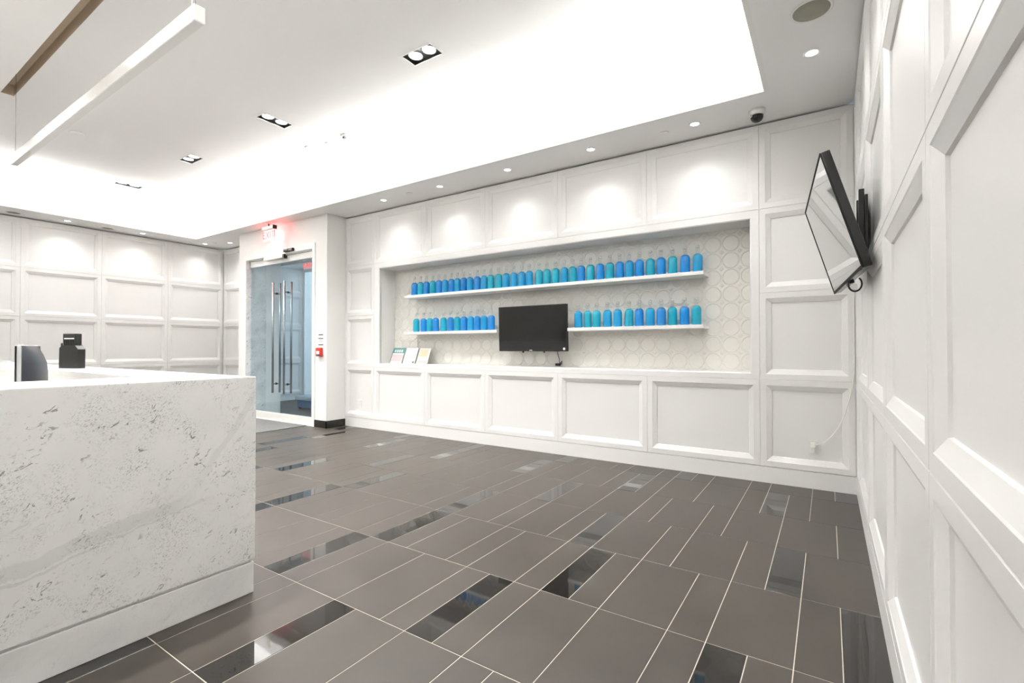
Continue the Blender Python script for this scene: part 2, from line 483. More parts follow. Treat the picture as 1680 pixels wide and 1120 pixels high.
mb.build('cove_floor', M['trimw'], soff, fix=False)
ring(cx0, cx1, cy0, cy1, ZS + 0.05, ZC).build('cove_wall', M['ceil'], soff, fix=False)
def strip(nm, *b_):
    MB().box(*b_, ZS + 0.05, ZS + 0.06).build(nm, M['led'], soff)
strip('led_strip', LX0, LX1, LY1 + 0.07, LY1 + 0.10)
strip('led_strip', LX0 - 0.10, LX0 - 0.07, YS_L, LY1)
strip('led_strip', LX1 + 0.07, LX1 + 0.10, YS_R, LY1)
strip('led_strip_front_offscreen', LX0, LX1, LY0 - 0.10, LY0 - 0.07)
strip('led_strip_left_offscreen', LX0 - 0.10, LX0 - 0.07, LY0, YS_L)
strip('led_strip_right_offscreen', LX1 + 0.07, LX1 + 0.10, LY0, YS_R)

# ------------------------------------------------------------------ panelled walls
PROF = [(0.0, -0.005), (0.003, 0.0), (0.050, 0.0), (0.054, -0.003), (0.090, -0.019), (0.093, -0.027)]
def panel_mesh(fn, u0, u1, v0, v1):
    vs = []; fs = []
    for (i, d) in PROF:
        vs += [fn(u0 + i, v0 + i, d), fn(u1 - i, v0 + i, d), fn(u1 - i, v1 - i, d), fn(u0 + i, v1 - i, d)]
    for k in range(len(PROF) - 1):
        for c in range(4):
            c2 = (c + 1) % 4
            fs.append((k * 4 + c, k * 4 + c2, (k + 1) * 4 + c2, (k + 1) * 4 + c))
    n = (len(PROF) - 1) * 4
    fs.append((n, n + 1, n + 2, n + 3))
    return vs, fs
def panel(parent, fn, u0, u1, v0, v1):
    vs, fs = panel_mesh(fn, u0, u1, v0, v1)
    return MB().add(vs, fs).build('panel', M['white'], parent, fix=False)

fB = lambda u, v, d: (u, YB - d, v)
fA = lambda u, v, d: (u, YA - d, v)
fL = lambda u, v, d: (XL + d, u, v)
fR = lambda u, v, d: (XR - d, u, v)
TOPZ = ROWS[4]

# back wall: backing with the niche cut out
mb = MB().grid([DX1 - 0.02, XR + 0.05], [0, TOPZ - 0.006], [(NX0, NX1, NZ0, NZ1)], lambda u, v: (u, YB + 0.034, v))
wall_back = setp(mb.build('wall_back', M['white'], fix=False), kind='structure')
cols = [DX1] + CX + [XR]
for i in range(7):
    panel(wall_back, fB, cols[i], cols[i + 1], ROWS[0], ROWS[1])
    panel(wall_back, fB, cols[i], cols[i + 1], ROWS[3], ROWS[4])
for i in (0, 6):
    for r in (1, 2):
        panel(wall_back, fB, cols[i], cols[i + 1], ROWS[r], ROWS[r + 1])
# open reveal between the panelling and the soffit: a deep white channel that shades itself
RD = 0.14
setp(MB().box(DX1, XR, YB + RD, YB + RD + .02, TOPZ - .02, ZS).box(DX1, XR, YB + 0.002, YB + RD, TOPZ - .012, TOPZ).build('trim_1', M['white']), kind='structure')
setp(MB().box(XL, DX0, YA + RD, YA + RD + .02, TOPZ - .02, ZS).box(XL, DX0, YA + 0.002, YA + RD, TOPZ - .012, TOPZ).build('trim_2', M['white']), kind='structure')
setp(MB().box(XL - RD - .02, XL - RD, YF, YA, TOPZ - .02, ZS).box(XL - RD, XL - 0.002, YF, YA, TOPZ - .012, TOPZ).build('trim_3', M['white']), kind='structure')
setp(MB().box(XR + RD, XR + RD + .02, YF, YB, TOPZ - .02, ZS).box(XR + 0.002, XR + RD, YF, YB, TOPZ - .012, TOPZ).build('trim_4', M['white']), kind='structure')
# niche surround: four mitred boards with a bevelled inner edge
def surround(outer, inner, prof):
    """prof: list of (fraction from outer to inner, depth)"""
    vs = []; fs = []
    for (f, d) in prof:
        a = [outer[k] + (inner[k] - outer[k]) * f for k in range(4)]
        vs += [fB(a[0], a[2], d), fB(a[1], a[2], d), fB(a[1], a[3], d), fB(a[0], a[3], d)]
    for k in range(len(prof) - 1):
        for c in range(4):
            c2 = (c + 1) % 4
            fs.append((k * 4 + c, k * 4 + c2, (k + 1) * 4 + c2, (k + 1) * 4 + c))
    return vs, fs
vs, fs = surround((CX[0], CX[5], ROWS[1], ROWS[3]), (NX0, NX1, NZ0, NZ1), [(0, -0.005), (0.04, 0), (0.86, 0), (1.0, -0.008), (1.0, -0.04)])
MB().add(vs, fs).build('niche_surround', M['white'], wall_back, fix=False)
mb = MB()
mb.quad((NX0, YB + .03, NZ0), (NX0, NY, NZ0), (NX0, NY, NZ1), (NX0, YB + .03, NZ1))
mb.quad((NX1, YB + .03, NZ0), (NX1, NY, NZ0), (NX1, NY, NZ1), (NX1, YB + .03, NZ1))
mb.quad((NX0, YB + .03, NZ1), (NX1, YB + .03, NZ1), (NX1, NY, NZ1), (NX0, NY, NZ1))
mb.quad((NX0, YB + .03, NZ0), (NX1, YB + .03, NZ0), (NX1, NY, NZ0), (NX0, NY, NZ0))
mb.build('niche_lining', M['white'], wall_back, fix=False)
MB().box(NX0 - .02, NX1 + .02, NY, NY + .03, NZ0 - .02, NZ1 + .02).build('niche_back', M['relief'], wall_back)

# relief tiles on the back of the niche: raised ring and a small diamond in the gaps
PT = 0.1645
def relief_mesh(clip=None):
    mb_ = MB()
    seg = 24
    vs = []; fs = []
    for (r, d) in ((0.0815, 0.0), (0.079, 0.0055), (0.073, 0.0055), (0.069, 0.0)):
        for k in range(seg):
            a = 2 * PI * k / seg
            vs.append((r * math.cos(a), -d, r * math.sin(a)))
    for i in range(3):
        for k in range(seg):
            k2 = (k + 1) % seg
            fs.append((i * seg + k, i * seg + k2, (i + 1) * seg + k2, (i + 1) * seg + k))
    mb_.add(vs, fs)
    h = PT / 2; s = 0.024
    mb_.add([(h + s, 0, h), (h, 0, h + s), (h - s, 0, h), (h, 0, h - s), (h + s * .55, -.005, h), (h, -.005, h + s * .55), (h - s * .55, -.005, h), (h, -.005, h - s * .55)],
            [(0, 1, 5, 4), (1, 2, 6, 5), (2, 3, 7, 6), (3, 0, 4, 7), (4, 5, 6, 7)])
    if clip is None:
        return mb_.mesh('relief_tile', M['relief'])
    bm = bmesh.new()
    vv = [bm.verts.new(p) for p in mb_.v]
    for f in mb_.f:
        bm.faces.new([vv[i] for i in f])
    for (co, no) in clip:
        g = bm.verts[:] + bm.edges[:] + bm.faces[:]
        bmesh.ops.bisect_plane(bm, geom=g, plane_co=co, plane_no=no, clear_outer=True)
    if len(bm.faces) == 0:
        bm.free(); return None
    bmesh.ops.recalc_face_normals(bm, faces=bm.faces[:])
    me = bpy.data.meshes.new('relief_tile'); bm.to_mesh(me); bm.free()
    me.materials.append(M['relief'])
    return me
full = relief_mesh()
ccx, ccz = -0.789, 1.387
nrel = 0
for i in range(-30, 3):
    for j in range(-4, 8):
        x = ccx + i * PT; z = ccz + j * PT
        e = PT / 2 + 0.026
        if x + e < NX0 or x - PT / 2 > NX1 or z + e < NZ0 or z - PT / 2 > NZ1: continue
        if x - PT / 2 >= NX0 and x + e <= NX1 and z - PT / 2 >= NZ0 and z + e <= NZ1:
            inst('relief_tile', full, wall_back, (x, NY, z)); nrel += 1
        else:
            me = relief_mesh([((NX0 - x + .001, 0, 0), (-1, 0, 0)), ((NX1 - x - .001, 0, 0), (1, 0, 0)), ((0, 0, NZ0 - z + .001), (0, 0, -1)), ((0, 0, NZ1 - z - .001), (0, 0, 1))])
            if me: inst('relief_tile', me, wall_back, (x, NY, z)); nrel += 1

setp(MB().box(DX1, XR, YB - 0.001, YB + 0.03, 0, ROWS[0] - 0.003).build('baseboard_back', M['white']), kind='structure')

# right wall
mb = MB().grid([YF, YB + 0.03], [0, TOPZ - 0.006], [], lambda u, v: (XR + 0.034, u, v))
wall_right = setp(mb.build('wall_right', M['white'], fix=False), kind='structure')
rs = [YB - 0.001, 4.47, 3.447, 2.435, 1.418, 0.40, -0.615, -1.63, -2.645, YF]
for i in range(len(rs) - 1):
    for r in range(4):
        panel(wall_right, fR, rs[i + 1], rs[i], ROWS[r], ROWS[r + 1])
setp(MB().box(XR - 0.001, XR + 0.03, YF, YB, 0, ROWS[0] - 0.003).build('baseboard_right', M['white']), kind='structure')

# left wall
mb = MB().grid([YF, YA + 0.03], [0, TOPZ - 0.006], [], lambda u, v: (XL - 0.034, u, v))
wall_left = setp(mb.build('wall_left', M['white'], fix=False), kind='structure')
ls = [4.955 - 0.98 * k for k in range(9)]
for i in range(len(ls) - 1):
    for r in range(4):
        panel(wall_left, fL, max(ls[i + 1], YF), ls[i], ROWS[r], ROWS[r + 1])
setp(MB().box(XL - 0.03, XL + 0.001, YF, YA, 0, ROWS[0] - 0.003).build('baseboard_left', M['white']), kind='structure')

# alcove wall between the left wall and the entrance
mb = MB().grid([XL - 0.03, DX0], [0, TOPZ - 0.006], [], lambda u, v: (u, YA + 0.034, v))
wall_alcove = setp(mb.build('wall_alcove', M['white'], fix=False), kind='structure')
for r in range(4):
    panel(wall_alcove, fA, XL + 0.001, -9.27, ROWS[r], ROWS[r + 1])
    panel(wall_alcove, fA, -9.27, DX0, ROWS[r], ROWS[r + 1])
setp(MB().box(XL, DX0, YA - 0.001, YA + 0.03, 0, ROWS[0] - 0.003).build('baseboard_alcove', M['white']), kind='structure')

# wall behind the viewpoint
mb = MB().box(XL - 0.06, XR + 0.06, YF - 0.06, YF, 0, ZS)
setp(mb.build('wall_front', M['paint']), kind='structure')

# ------------------------------------------------------------------ entrance bump-out with the doorway
mb = MB()
mb.box(DX0, OX0, DY, YB + 0.30, 0, ZS).box(OX1, DX1, DY, YB + 0.03, 0, ZS).box(OX0, OX1, DY, YB + 0.03, OZ, ZS)
wall_entrance = setp(mb.build('wall_entrance', M['paint']), kind='structure')
setp(MB().box(OX1 + 0.065, DX1 + 0.012, DY - 0.012, DY, 0, 0.108).box(DX1, DX1 + 0.012, DY - 0.012, YB - 0.001, 0, 0.108).build('baseboard_entrance', M['blackstone']), kind='structure')
# casing around the opening
cs = MB()
cs.box(OX0 - 0.062, OX0, DY - 0.014, DY, 0, OZ + 0.085).box(OX1, OX1 + 0.062, DY - 0.014, DY, 0, OZ + 0.085).box(OX0, OX1, DY - 0.014, DY, OZ, OZ + 0.085)
setp(cs.build('trim_5', M['trimw']), kind='structure')
setp(MB().box(OX0, OX0 + 0.006, DY - 0.002, YB + 0.02, 0, OZ).build('trim_6', M['marblej']), kind='structure')

# ------------------------------------------------------------------ floor
U, UX0 = 0.1530, -0.2675
RW, RY0 = 0.6075, 2.666
def seam_row(r):
    """list of (u0, u1, polished) across the room for tile row r"""
    k = r % 4
    if k == 1:      # measured rows -3 and 1
        cyc = [(-24, 1), (-23, 0), (-21, 0), (-19, 0), (-18, 0), (-16, 0), (-14, 0), (-13, 0), (-11, 1), (-10, 0), (-8, 0), (-6, 0), (-5, 0), (-3, 0), (-2, 0), (0, 0), (2, 0), (4, 0)]
        pre = []
        for s in range(1, 5):
            pre = [(a - 13 * s, p) for a, p in [(-24, 1), (-23, 0), (-21, 0), (-19, 0), (-18, 0), (-16, 0), (-15, 0), (-13, 0)]] + pre
        st = pre + cyc
    else:
        if k == 2: wd, p0 = [1, 1, 2, 2, 1], -1
        elif k == 3: wd, p0 = [1, 1, 2, 1, 2, 1], 2
        else: wd, p0 = [1, 2, 1, 2, 1], 0
        per = sum(wd); a = p0 - per * 11
        st = []
        while a < 5:
            for i, q in enumerate(wd):
                st.append((a, 1 if i == 0 else 0)); a += q
    st = sorted(set(st))
    out = []
    for i in range(len(st) - 1):
        out.append((st[i][0], st[i + 1][0], st[i][1]))
    out.append((st[-1][0], st[-1][0] + 2, 0))
    return out

floor = setp(MB().box(XL - 0.05, XR + 0.05, YF - 0.05, YA + 0.05, -0.05, -0.0016).build('floor', M['grout']), kind='structure')
MB().box(-12.5, -5.0, YA, 8.5, -0.05, -0.001).build('threshold_floor', M['tile'], floor)
def tile_box(x0, x1, y0, y1):
    b = 0.0012
    return MB().add([(x0, y0, -.008), (x1, y0, -.008), (x1, y1, -.008), (x0, y1, -.008), (x0, y0, -b), (x1, y0, -b), (x1, y1, -b), (x0, y1, -b),
                     (x0 + b, y0 + b, 0), (x1 - b, y0 + b, 0), (x1 - b, y1 - b, 0), (x0 + b, y1 - b, 0)],
                    [(0, 1, 5, 4), (1, 2, 6, 5), (2, 3, 7, 6), (3, 0, 4, 7), (4, 5, 9, 8), (5, 6, 10, 9), (6, 7, 11, 10), (7, 4, 8, 11), (8, 9, 10, 11)])
G = 0.0017
shared = {}
def proj(x, y, z):
    yaw = math.atan2(518.5, 790.4)
    fx, fy = -math.sin(yaw), math.cos(yaw); rx, ry = math.cos(yaw), math.sin(yaw)
    d = x * fx + y * fy
    if d < 0.2: return None
    return 840 + 790.4 * (x * rx + y * ry) / d, 571.5 - 790.4 * (z - CAMZ) / d
def tile_seen(x0, x1, y0, y1):
    for fx_ in (0.02, 0.5, 0.98):
        for fy_ in (0.02, 0.5, 0.98):
            p = proj(x0 + (x1 - x0) * fx_, y0 + (y1 - y0) * fy_, 0)
            if not p: continue
            if -5 < p[0] < 1685 and p[1] < 1125 and (p[0] > 416 or p[1] > 1120 - (p[0] - 60) * 0.419): return True
    return False
rest = {'tile': MB(), 'polish': MB()}
ntile = 0
for r in range(-10, 4):
    y0 = RY0 + r * RW + G; y1 = RY0 + (r + 1) * RW - G
    for (a, b_, p) in seam_row(r):
        x0 = UX0 + a * U + G; x1 = UX0 + b_ * U - G
        x0c, x1c = max(x0, XL), min(x1, XR)
        ymax = YB if x1c > DX1 else (DY if x1c > DX0 else YA)
        ymax = ymax - 0.0005
        y0c, y1c = max(y0, YF), min(y1, ymax)
        if x1c - x0c < 0.012 or y1c - y0c < 0.012: continue
        mk = 'polish' if p else 'tile'
        if tile_seen(x0c, x1c, y0c, y1c) and ntile < 300:
            ntile += 1
            if abs((x1c - x0c) - (x1 - x0)) < 1e-6 and abs((y1c - y0c) - (y1 - y0)) < 1e-6:
                key = (mk, b_ - a)
                if key not in shared:
                    w_, h_ = x1 - x0, y1 - y0
                    shared[key] = tile_box(-w_ / 2, w_ / 2, -h_ / 2, h_ / 2).mesh('floor_tile', M[mk])
                o = inst('floor_tile', shared[key], floor, ((x0 + x1) / 2, (y0 + y1) / 2, 0))
            else:
                o = tile_box(x0c, x1c, y0c, y1c).build('floor_tile', M[mk], floor)
            if p: o.name = 'polished_floor_tile'
        else:
            q = tile_box(x0c, x1c, y0c, y1c)
            rest[mk].add(q.v, q.f)
setp(rest['tile'].build('distant_tiles', M['tile'], floor), kind='stuff')
setp(rest['polish'].build('distant_polished_tiles', M['polish'], floor), kind='stuff')

# ------------------------------------------------------------------ vestibule beyond the glass (lit by daylight)
VX0, VX1, VY0, VY1, VZ = -10.27, -5.6, YA + 0.1, 6.74, 3.02
fV = lambda u, v, d: (VX0 + d, u, v)
wall_vestibule = setp(MB().grid([VY0 - 0.05, 9.0], [0, 3.4], [], lambda u, v: (VX0 - 0.034, u, v)).build('wall_vestibule', M['white'], fix=False), kind='structure')
vy = [VY0 - 0.02, 5.9, VY1]
for i in range(2):
    for r in range(4):
        panel(wall_vestibule, fV, vy[i], vy[i + 1], ROWS[r], min(ROWS[r + 1], VZ))
setp(MB().box(VX0 - 0.06, VX1, YA + 0.08, VY1, VZ, VZ + 0.06).build('ceiling_vestibule', M['ceil']), kind='structure')
setp(MB().box(VX1, VX1 + 0.06, YB + 0.03, VY1, 0, VZ).build('wall_vestibule_right', M['paint']), kind='structure')
setp(MB().box(DX0, VX1 + 0.06, YB + 0.30, YB + 0.36, OZ, ZS).build('wall_vestibule_head', M['paint']), kind='structure')
mb = MB()
mb.box(VX0, VX1, VY1, VY1 + 0.05, VZ - 0.06, VZ).box(VX0, VX1, VY1, VY1 + 0.05, 0, 0.05)
for x in (VX0, -9.0, -7.9, -6.8, VX1 - 0.05):
    mb.box(x, x + 0.05, VY1, VY1 + 0.05, 0.05, VZ - 0.06)
win = setp(mb.build('window_1', M['alu']), kind='structure')
for (a, b_) in ((VX0 + .05, -9.0), (-8.95, -7.9), (-7.85, -6.8), (-6.75, VX1 - .05)):
    MB().box(a, b_, VY1 + 0.02, VY1 + 0.03, 0.05, VZ - 0.06).build('pane', M['glass'], win)
setp(MB().box(-22, 4, VY1 + 0.05, 16, -0.08, -0.03).build('floor_outdoor', M['paver']), kind='structure')
b = thing('low_bench', 'low blue upholstered bench with grey top beyond the glass doors', 'bench', (-8.35, 5.86, 0))
MB().bbox(-0.42, 0.42, -0.22, 0.22, 0.02, 0.17, 0.012).build('base', M['bench'], b)
MB().bbox(-0.46, 0.46, -0.25, 0.25, 0.17, 0.25, 0.012).build('cushion', M['benchtop'], b)
for sx in (-1, 1):
    for sy in (-1, 1):
        MB().box(sx * .38 - .02, sx * .38 + .02, sy * .18 - .02, sy * .18 + .02, 0, 0.02).build('foot', M['black'], b)

# ------------------------------------------------------------------ glass double doors
def door(name, x0, x1, hx, label):
    """one frameless glass leaf with rails and a pair of long pull handles at hx"""
    d = setp(empty(name, (0, 0, 0)), label, None, None, 'structure')
    MB().box(x0 + .002, x1 - .002, GY - .006, GY + .006, 0.115, 2.59).build('pane', M['glass'], d)
    MB().bbox(x0, x1, GY - .018, GY + .018, 2.585, 2.685, 0.003).build('top_rail', M['trimw'], d)
    MB().bbox(x0, x1, GY - .018, GY + .018, 0.008, 0.118, 0.003).build('bottom_rail', M['alu'], d)
    for sgn in (-1, 1):
        hy = GY + sgn * 0.062
        hb = MB().tube([(hx, hy, 0.45), (hx, hy, 2.27)], 0.0165, 12).build('pull_handle', M['steel'], d)
        for z in (0.60, 2.09):
            MB().tube([(hx, GY + sgn * .006, z), (hx, hy, z)], 0.010, 10).build('standoff', M['steel'], hb)
            MB().tube([(hx, GY + sgn * .006, z), (hx, GY + sgn * .012, z)], 0.018, 12).build('standoff_plate', M['black'], hb)
    return d
XM = -7.484
door('door_1', OX0 + 0.014, XM - 0.003, XM - 0.16, 'left glass leaf of the entrance double doors')
door('door_2', XM + 0.003, OX1 - 0.006, XM + 0.16, 'right glass leaf of the entrance double doors')
setp(MB().box(OX0 + .006, OX1, GY - .03, GY + .05, 0.0, 0.007).build('trim_7', M['alu']), kind='structure')
setp(MB().box(OX0 + .006, OX1, GY - .05, YB, OZ - .012, OZ).build('trim_8', M['trimw']), kind='structure')
o = thing('door_closer', 'white overhead door operator box with black arm above the glass doors', 'door closer', (-7.62, GY - 0.055, 2.615))
MB().bbox(-0.27, 0.27, -0.035, 0.035, 0.03, 0.085, 0.006).build('body', M['trimw'], o)
MB().bbox(0.27, 0.31, -0.03, 0.03, 0.025, 0.095, 0.004).build('end_cap', M['black'], o)
MB().tube([(0.28, 0, 0.085), (0.30, -0.03, 0.115)], 0.012, 8).build('arm', M['black'], o)
o = thing('door_sensor', 'small black motion sensor on the casing above the glass doors', 'sensor', (-7.13, DY - 0.014, 2.735))
MB().bbox(-0.125, 0.125, -0.045, 0.0, -0.022, 0.028, 0.012).build('housing', M['black'], o)
MB().bbox(-0.09, 0.0, -0.049, -0.03, -0.014, 0.016, 0.004).build('lens', M['screen'], o)

# ------------------------------------------------------------------ entrance mat
o = MB().bbox(-8.42, -6.66, 2.60, DY - 0.02, 0.0005, 0.009, 0.003).build('entrance_mat', M['mat'])
setp(o, 'dark grey speckled carpet mat in front of the glass doors', 'mat')

# ------------------------------------------------------------------ fire alarm pull station and notice
o = thing('fire_alarm', 'small red fire alarm pull station on the entrance column', 'fire alarm', (-6.353, DY, 1.127))
MB().bbox(-0.058, 0.058, -0.045, 0.0, -0.065, 0.065, 0.008).build('housing', M['pull'], o)
MB().bbox(-0.034, 0.034, -0.052, -0.044, -0.03, 0.014, 0.004).build('pull_bar', M['paper'], o)
MB().bbox(-0.045, 0.045, -0.048, -0.044, -0.058, -0.038, 0.002).build('lower_plate', M['ink'], o)
o = thing('notice', 'white notice with lines of dark print above the fire alarm', 'sign', (-6.345, DY, 1.313))
MB().box(-0.075, 0.075, -0.003, 0, -0.10, 0.10).build('sheet', M['paper'], o)
for (z, h, wd) in ((0.072, .016, .055), (0.018, .014, .058), (-0.008, .005, .04), (-0.03, .005, .045), (-0.078, .016, .058)):
    MB().box(-wd, wd, -0.0042, -0.003, z - h / 2, z + h / 2).build('printed_line', M['ink'], o)

# ------------------------------------------------------------------ exit signs
def exit_sign(loc, label, glow):
    o = thing('exit_sign', label, 'exit sign', loc)
    zt = 0.05
    MB().bbox(-0.16, 0.16, -0.03, 0.03, -0.055, 0.0, 0.012).build('housing', M['trimw'], o)
    for s in (1,):
        MB().bbox(0.16, 0.178, -0.033, 0.033, -0.06, 0.004, 0.006).build('end_cap', M['black'], o)
    MB().lathe([(0.05, zt - 0.012), (0.05, zt)], 16).build('canopy', M['trimw'], o)
    MB().tube([(0, 0, 0), (0, 0, zt - 0.01)], 0.012, 8).build('stem', M['black'], o)
    MB().bbox(-0.15, 0.15, -0.004, 0.004, -0.235, -0.05, 0.0015).build('panel', M['pinkglass'], o)
    me = text_mesh('EXIT', 0.165, M['red'], 0.0012)
    for s in (-1, 1):
        t_ = inst('lettering', me, o, (0, s * 0.0055, -0.145), (PI / 2, 0, 0 if s < 0 else PI))
    if glow:
        ld = bpy.data.lights.new('exit_glow', 'AREA'); ld.shape = 'RECTANGLE'; ld.size = 0.28; ld.size_y = 0.17
        ld.energy = glow; ld.color = (1.0, 0.10, 0.10)
        l = bpy.data.objects.new('exit_glow', ld); COL.objects.link(l); l.parent = o
        l.location = (0, 0.008, -0.14); l.rotation_euler = (PI / 2, 0, 0)
    return o
exit_sign((-7.50, 4.31, ZS - 0.05), 'red EXIT sign on a white housing under the soffit above the doors', 1.5)
exit_sign((-8.52, 5.70, VZ - 0.05), 'red EXIT sign seen through the glass of the entrance doors', 0)

# ------------------------------------------------------------------ recessed soffit downlights
def spot(parent, loc, power, size=124, blend=1.0, radius=0.03, name='lamp_beam'):
    ld = bpy.data.lights.new(name, 'SPOT')
    ld.energy = power; ld.spot_size = math.radians(size); ld.spot_blend = blend; ld.shadow_soft_size = radius; ld.color = WARM
    l = bpy.data.objects.new(name, ld); COL.objects.link(l); l.parent = parent; l.location = loc
    return l
trim_me = MB().lathe([(0.052, 0.0), (0.052, -0.004), (0.046, -0.007), (0.038, -0.006), (0.036, 0.0)], 28, cap=False).mesh('trim_ring', M['trimw'])
lens_me = MB().lathe([(0.033, -0.001), (0.031, -0.004), (0.018, -0.007)], 20).mesh('lens', M['lamp'])
ORD = ['first', 'second', 'third', 'fourth', 'fifth', 'sixth', 'seventh', 'eighth', 'ninth', 'tenth', 'eleventh', 'twelfth', 'thirteenth', 'fourteenth', 'fifteenth', 'sixteenth', 'seventeenth', 'eighteenth', 'nineteenth', 'twentieth']
ORD += ['twenty-' + q for q in ORD[:9]] + ['thirtieth'] + ['thirty-' + q for q in ORD[:9]]
def downlight(x, y, label, tag=''):
    o = thing('downlight', label, 'downlight', (x, y, ZS), 0, 'round recessed downlights in the soffit')
    inst('trim_ring', trim_me, o); inst('lens_%s_offscreen' % tag if tag else 'lens', lens_me, o)
    spot(o, (0, 0, -0.012), P_SPOT, name='downlight_%s_offscreen' % tag if tag else 'lamp_beam')
for k, x in enumerate((-5.02, -4.01, -3.0, -1.99, -0.985)):
    downlight(x, 4.482, 'small round soffit downlight above the bottle niche, %s from the entrance column' % ORD[k])
downlight(-0.079, 3.834, 'small round soffit downlight beside the round speaker grille')
for k, y in enumerate((4.486, 3.478, 2.485)):
    downlight(-10.0, y, 'small round soffit downlight along the far panelled wall, %s from the entrance' % ORD[k])
downlight(-9.50, 4.70, 'small round soffit downlight in the alcove corner beside the entrance')
for k, y in enumerate((1.49, 0.49)):      # the row seen on the far wall carries on past the picture's edge
    downlight(-10.0, y, 'small round soffit downlight along the far panelled wall, %s from the entrance' % ORD[k + 3], 'far_wall_' + ORD[k])
for k, y in enumerate((2.8, 1.77, 0.74)):   # as does the one on the near wall, which glints on its panels
    downlight(-0.079, y, 'small round soffit downlight along the near panelled wall, %s past the round speaker grille' % ORD[k], 'near_wall_' + ORD[k])

def disc(name, x, y, z, r, label, cat, mat, h=0.008, r2=None):
    o = thing(name, label, cat, (x, y, z))
    MB().lathe([(r, 0), (r, -h * .5), (r * .93, -h)], 28).build('cover', mat, o)
    if r2: MB().lathe([(r2, -h), (r2 * .9, -h - .006)], 20).build('boss', mat, o)
    return o
o = thing('ceiling_speaker', 'round beige speaker grille with white rim in the soffit', 'speaker', (-0.07, 3.352, ZS))
MB().lathe([(0.112, 0), (0.112, -0.004), (0.104, -0.007), (0.097, -0.004)], 36, cap=False).build('rim', M['trimw'], o)
MB().lathe([(0.098, -0.001), (0.097, -0.004), (0.05, -0.006)], 36).build('grille', M['grille'], o)
disc('sprinkler_cover', -1.264, 4.518, ZS, 0.042, 'white sprinkler cover in the soffit near the dome camera', 'sprinkler', M['trimw'])
disc('sprinkler_cover', -4.521, 4.472, ZS, 0.042, 'white sprinkler cover in the soffit near the entrance column', 'sprinkler', M['trimw'])
disc('sprinkler_cover', -9.78, 4.55, ZS, 0.042, 'white sprinkler cover in the soffit corner by the alcove', 'sprinkler', M['trimw'])
for (y, lb) in ((3.01, 'flat round speaker grille in the soffit above the far panelled wall'), (1.895, 'flat round sprinkler cover in the soffit at the far wall')):
    o = thing('soffit_grille', lb, 'grille', (-10.06, y, ZS))
    MB().lathe([(0.085, 0), (0.085, -0.003), (0.078, -0.006), (0.074, -0.003)], 28, cap=False).build('rim', M['soffit'], o)
    MB().lathe([(0.074, -0.001), (0.072, -0.003), (0.03, -0.004)], 28).build('grille', M['grille'], o)
# dome camera
o = thing('dome_camera', 'white dome security camera with dark lens under the soffit', 'security camera', (-0.49, 4.52, ZS))
MB().lathe([(0.066, 0), (0.066, -0.028), (0.060, -0.04), (0.052, -0.046)], 28).build('base', M['trimw'], o)
MB().lathe([(0.050, -0.046), (0.048, -0.066), (0.038, -0.086), (0.020, -0.098), (0.002, -0.101)], 24).build('dome', M['blackg'], o)
MB().bbox(-0.055, -0.03, -0.045, -0.02, -0.06, -0.04, 0.004).build('shroud', M['trimw'], o)

# ------------------------------------------------------------------ twin downlights in the tray ceiling
frame_me = {}
def twin(x, y, o_, label, tag=''):
    o = thing('twin_downlight', label, 'ceiling light', (x, y, ZC), 0 if o_ == 0 else PI / 2, 'twin-lens square downlights in the ceiling')
    if 'frame' not in frame_me:
        a, b_ = TW / 2, TH / 2
        m_ = MB()
        for (x0, x1, y0, y1) in ((-a - .014, a + .014, b_, b_ + .014), (-a - .014, a + .014, -b_ - .014, -b_), (-a - .014, -a, -b_, b_), (a, a + .014, -b_, b_)):
            m_.box(x0, x1, y0, y1, -0.004, 0.0)
        frame_me['frame'] = m_.mesh('frame', M['trimw'])
        m_ = MB()
        h = 0.07
        m_.quad((-a, -b_, 0), (a, -b_, 0), (a, -b_, h), (-a, -b_, h)).quad((-a, b_, 0), (a, b_, 0), (a, b_, h), (-a, b_, h))
        m_.quad((-a, -b_, 0), (-a, b_, 0), (-a, b_, h), (-a, -b_, h)).quad((a, -b_, 0), (a, b_, 0), (a, b_, h), (a, -b_, h))
        m_.quad((-a, -b_, h), (a, -b_, h), (a, b_, h), (-a, b_, h))
        frame_me['housing'] = m_.mesh('housing', M['black'], False)
        frame_me['ring'] = MB().lathe([(0.066, 0.03), (0.066, 0.016), (0.062, 0.012), (0.057, 0.016)], 28, cap=False).mesh('lamp_ring', M['silver'])
        frame_me['lens'] = MB().lathe([(0.057, 0.03), (0.056, 0.017), (0.035, 0.012)], 28).mesh('lens', M['lamp'])
    inst('frame', frame_me['frame'], o); inst('housing', frame_me['housing'], o)
    for s in (-1, 1):
        r_ = inst('lamp', frame_me['ring'], o, (s * 0.078, 0, 0))
        side = 'a' if s < 0 else 'b'
        inst('lens_twin_%s_%s_offscreen' % (tag, side) if tag else 'lens', frame_me['lens'], r_)
        l_ = spot(o, (s * 0.078, 0, 0.004), P_TWIN, 110, 1.0, 0.05, 'twin_lamp_%s_%s_offscreen' % (tag, side) if tag else 'lamp_beam')
        if x < -8:      # gimbals nearest the far wall are swung towards the middle of the room
            l_.rotation_euler = (0, math.radians(-34), 0) if o_ == 0 else (math.radians(-34), 0, 0)
TL = ['twin-lens black recessed downlight between the bottle niche and long pendant', 'twin-lens black recessed downlight beside the smoke detector',
      'twin-lens black recessed downlight midway along the row towards the far wall', 'twin-lens black recessed downlight near the linear air vent']
for k, (x, y, o_) in enumerate(TWINS):
    if k < 4: twin(x, y, o_, TL[k])
    else: twin(x, y, o_, 'twin-lens black recessed downlight in the row before the pendant, %s from the tilted television' % ORD[k - 4], ORD[k - 4])

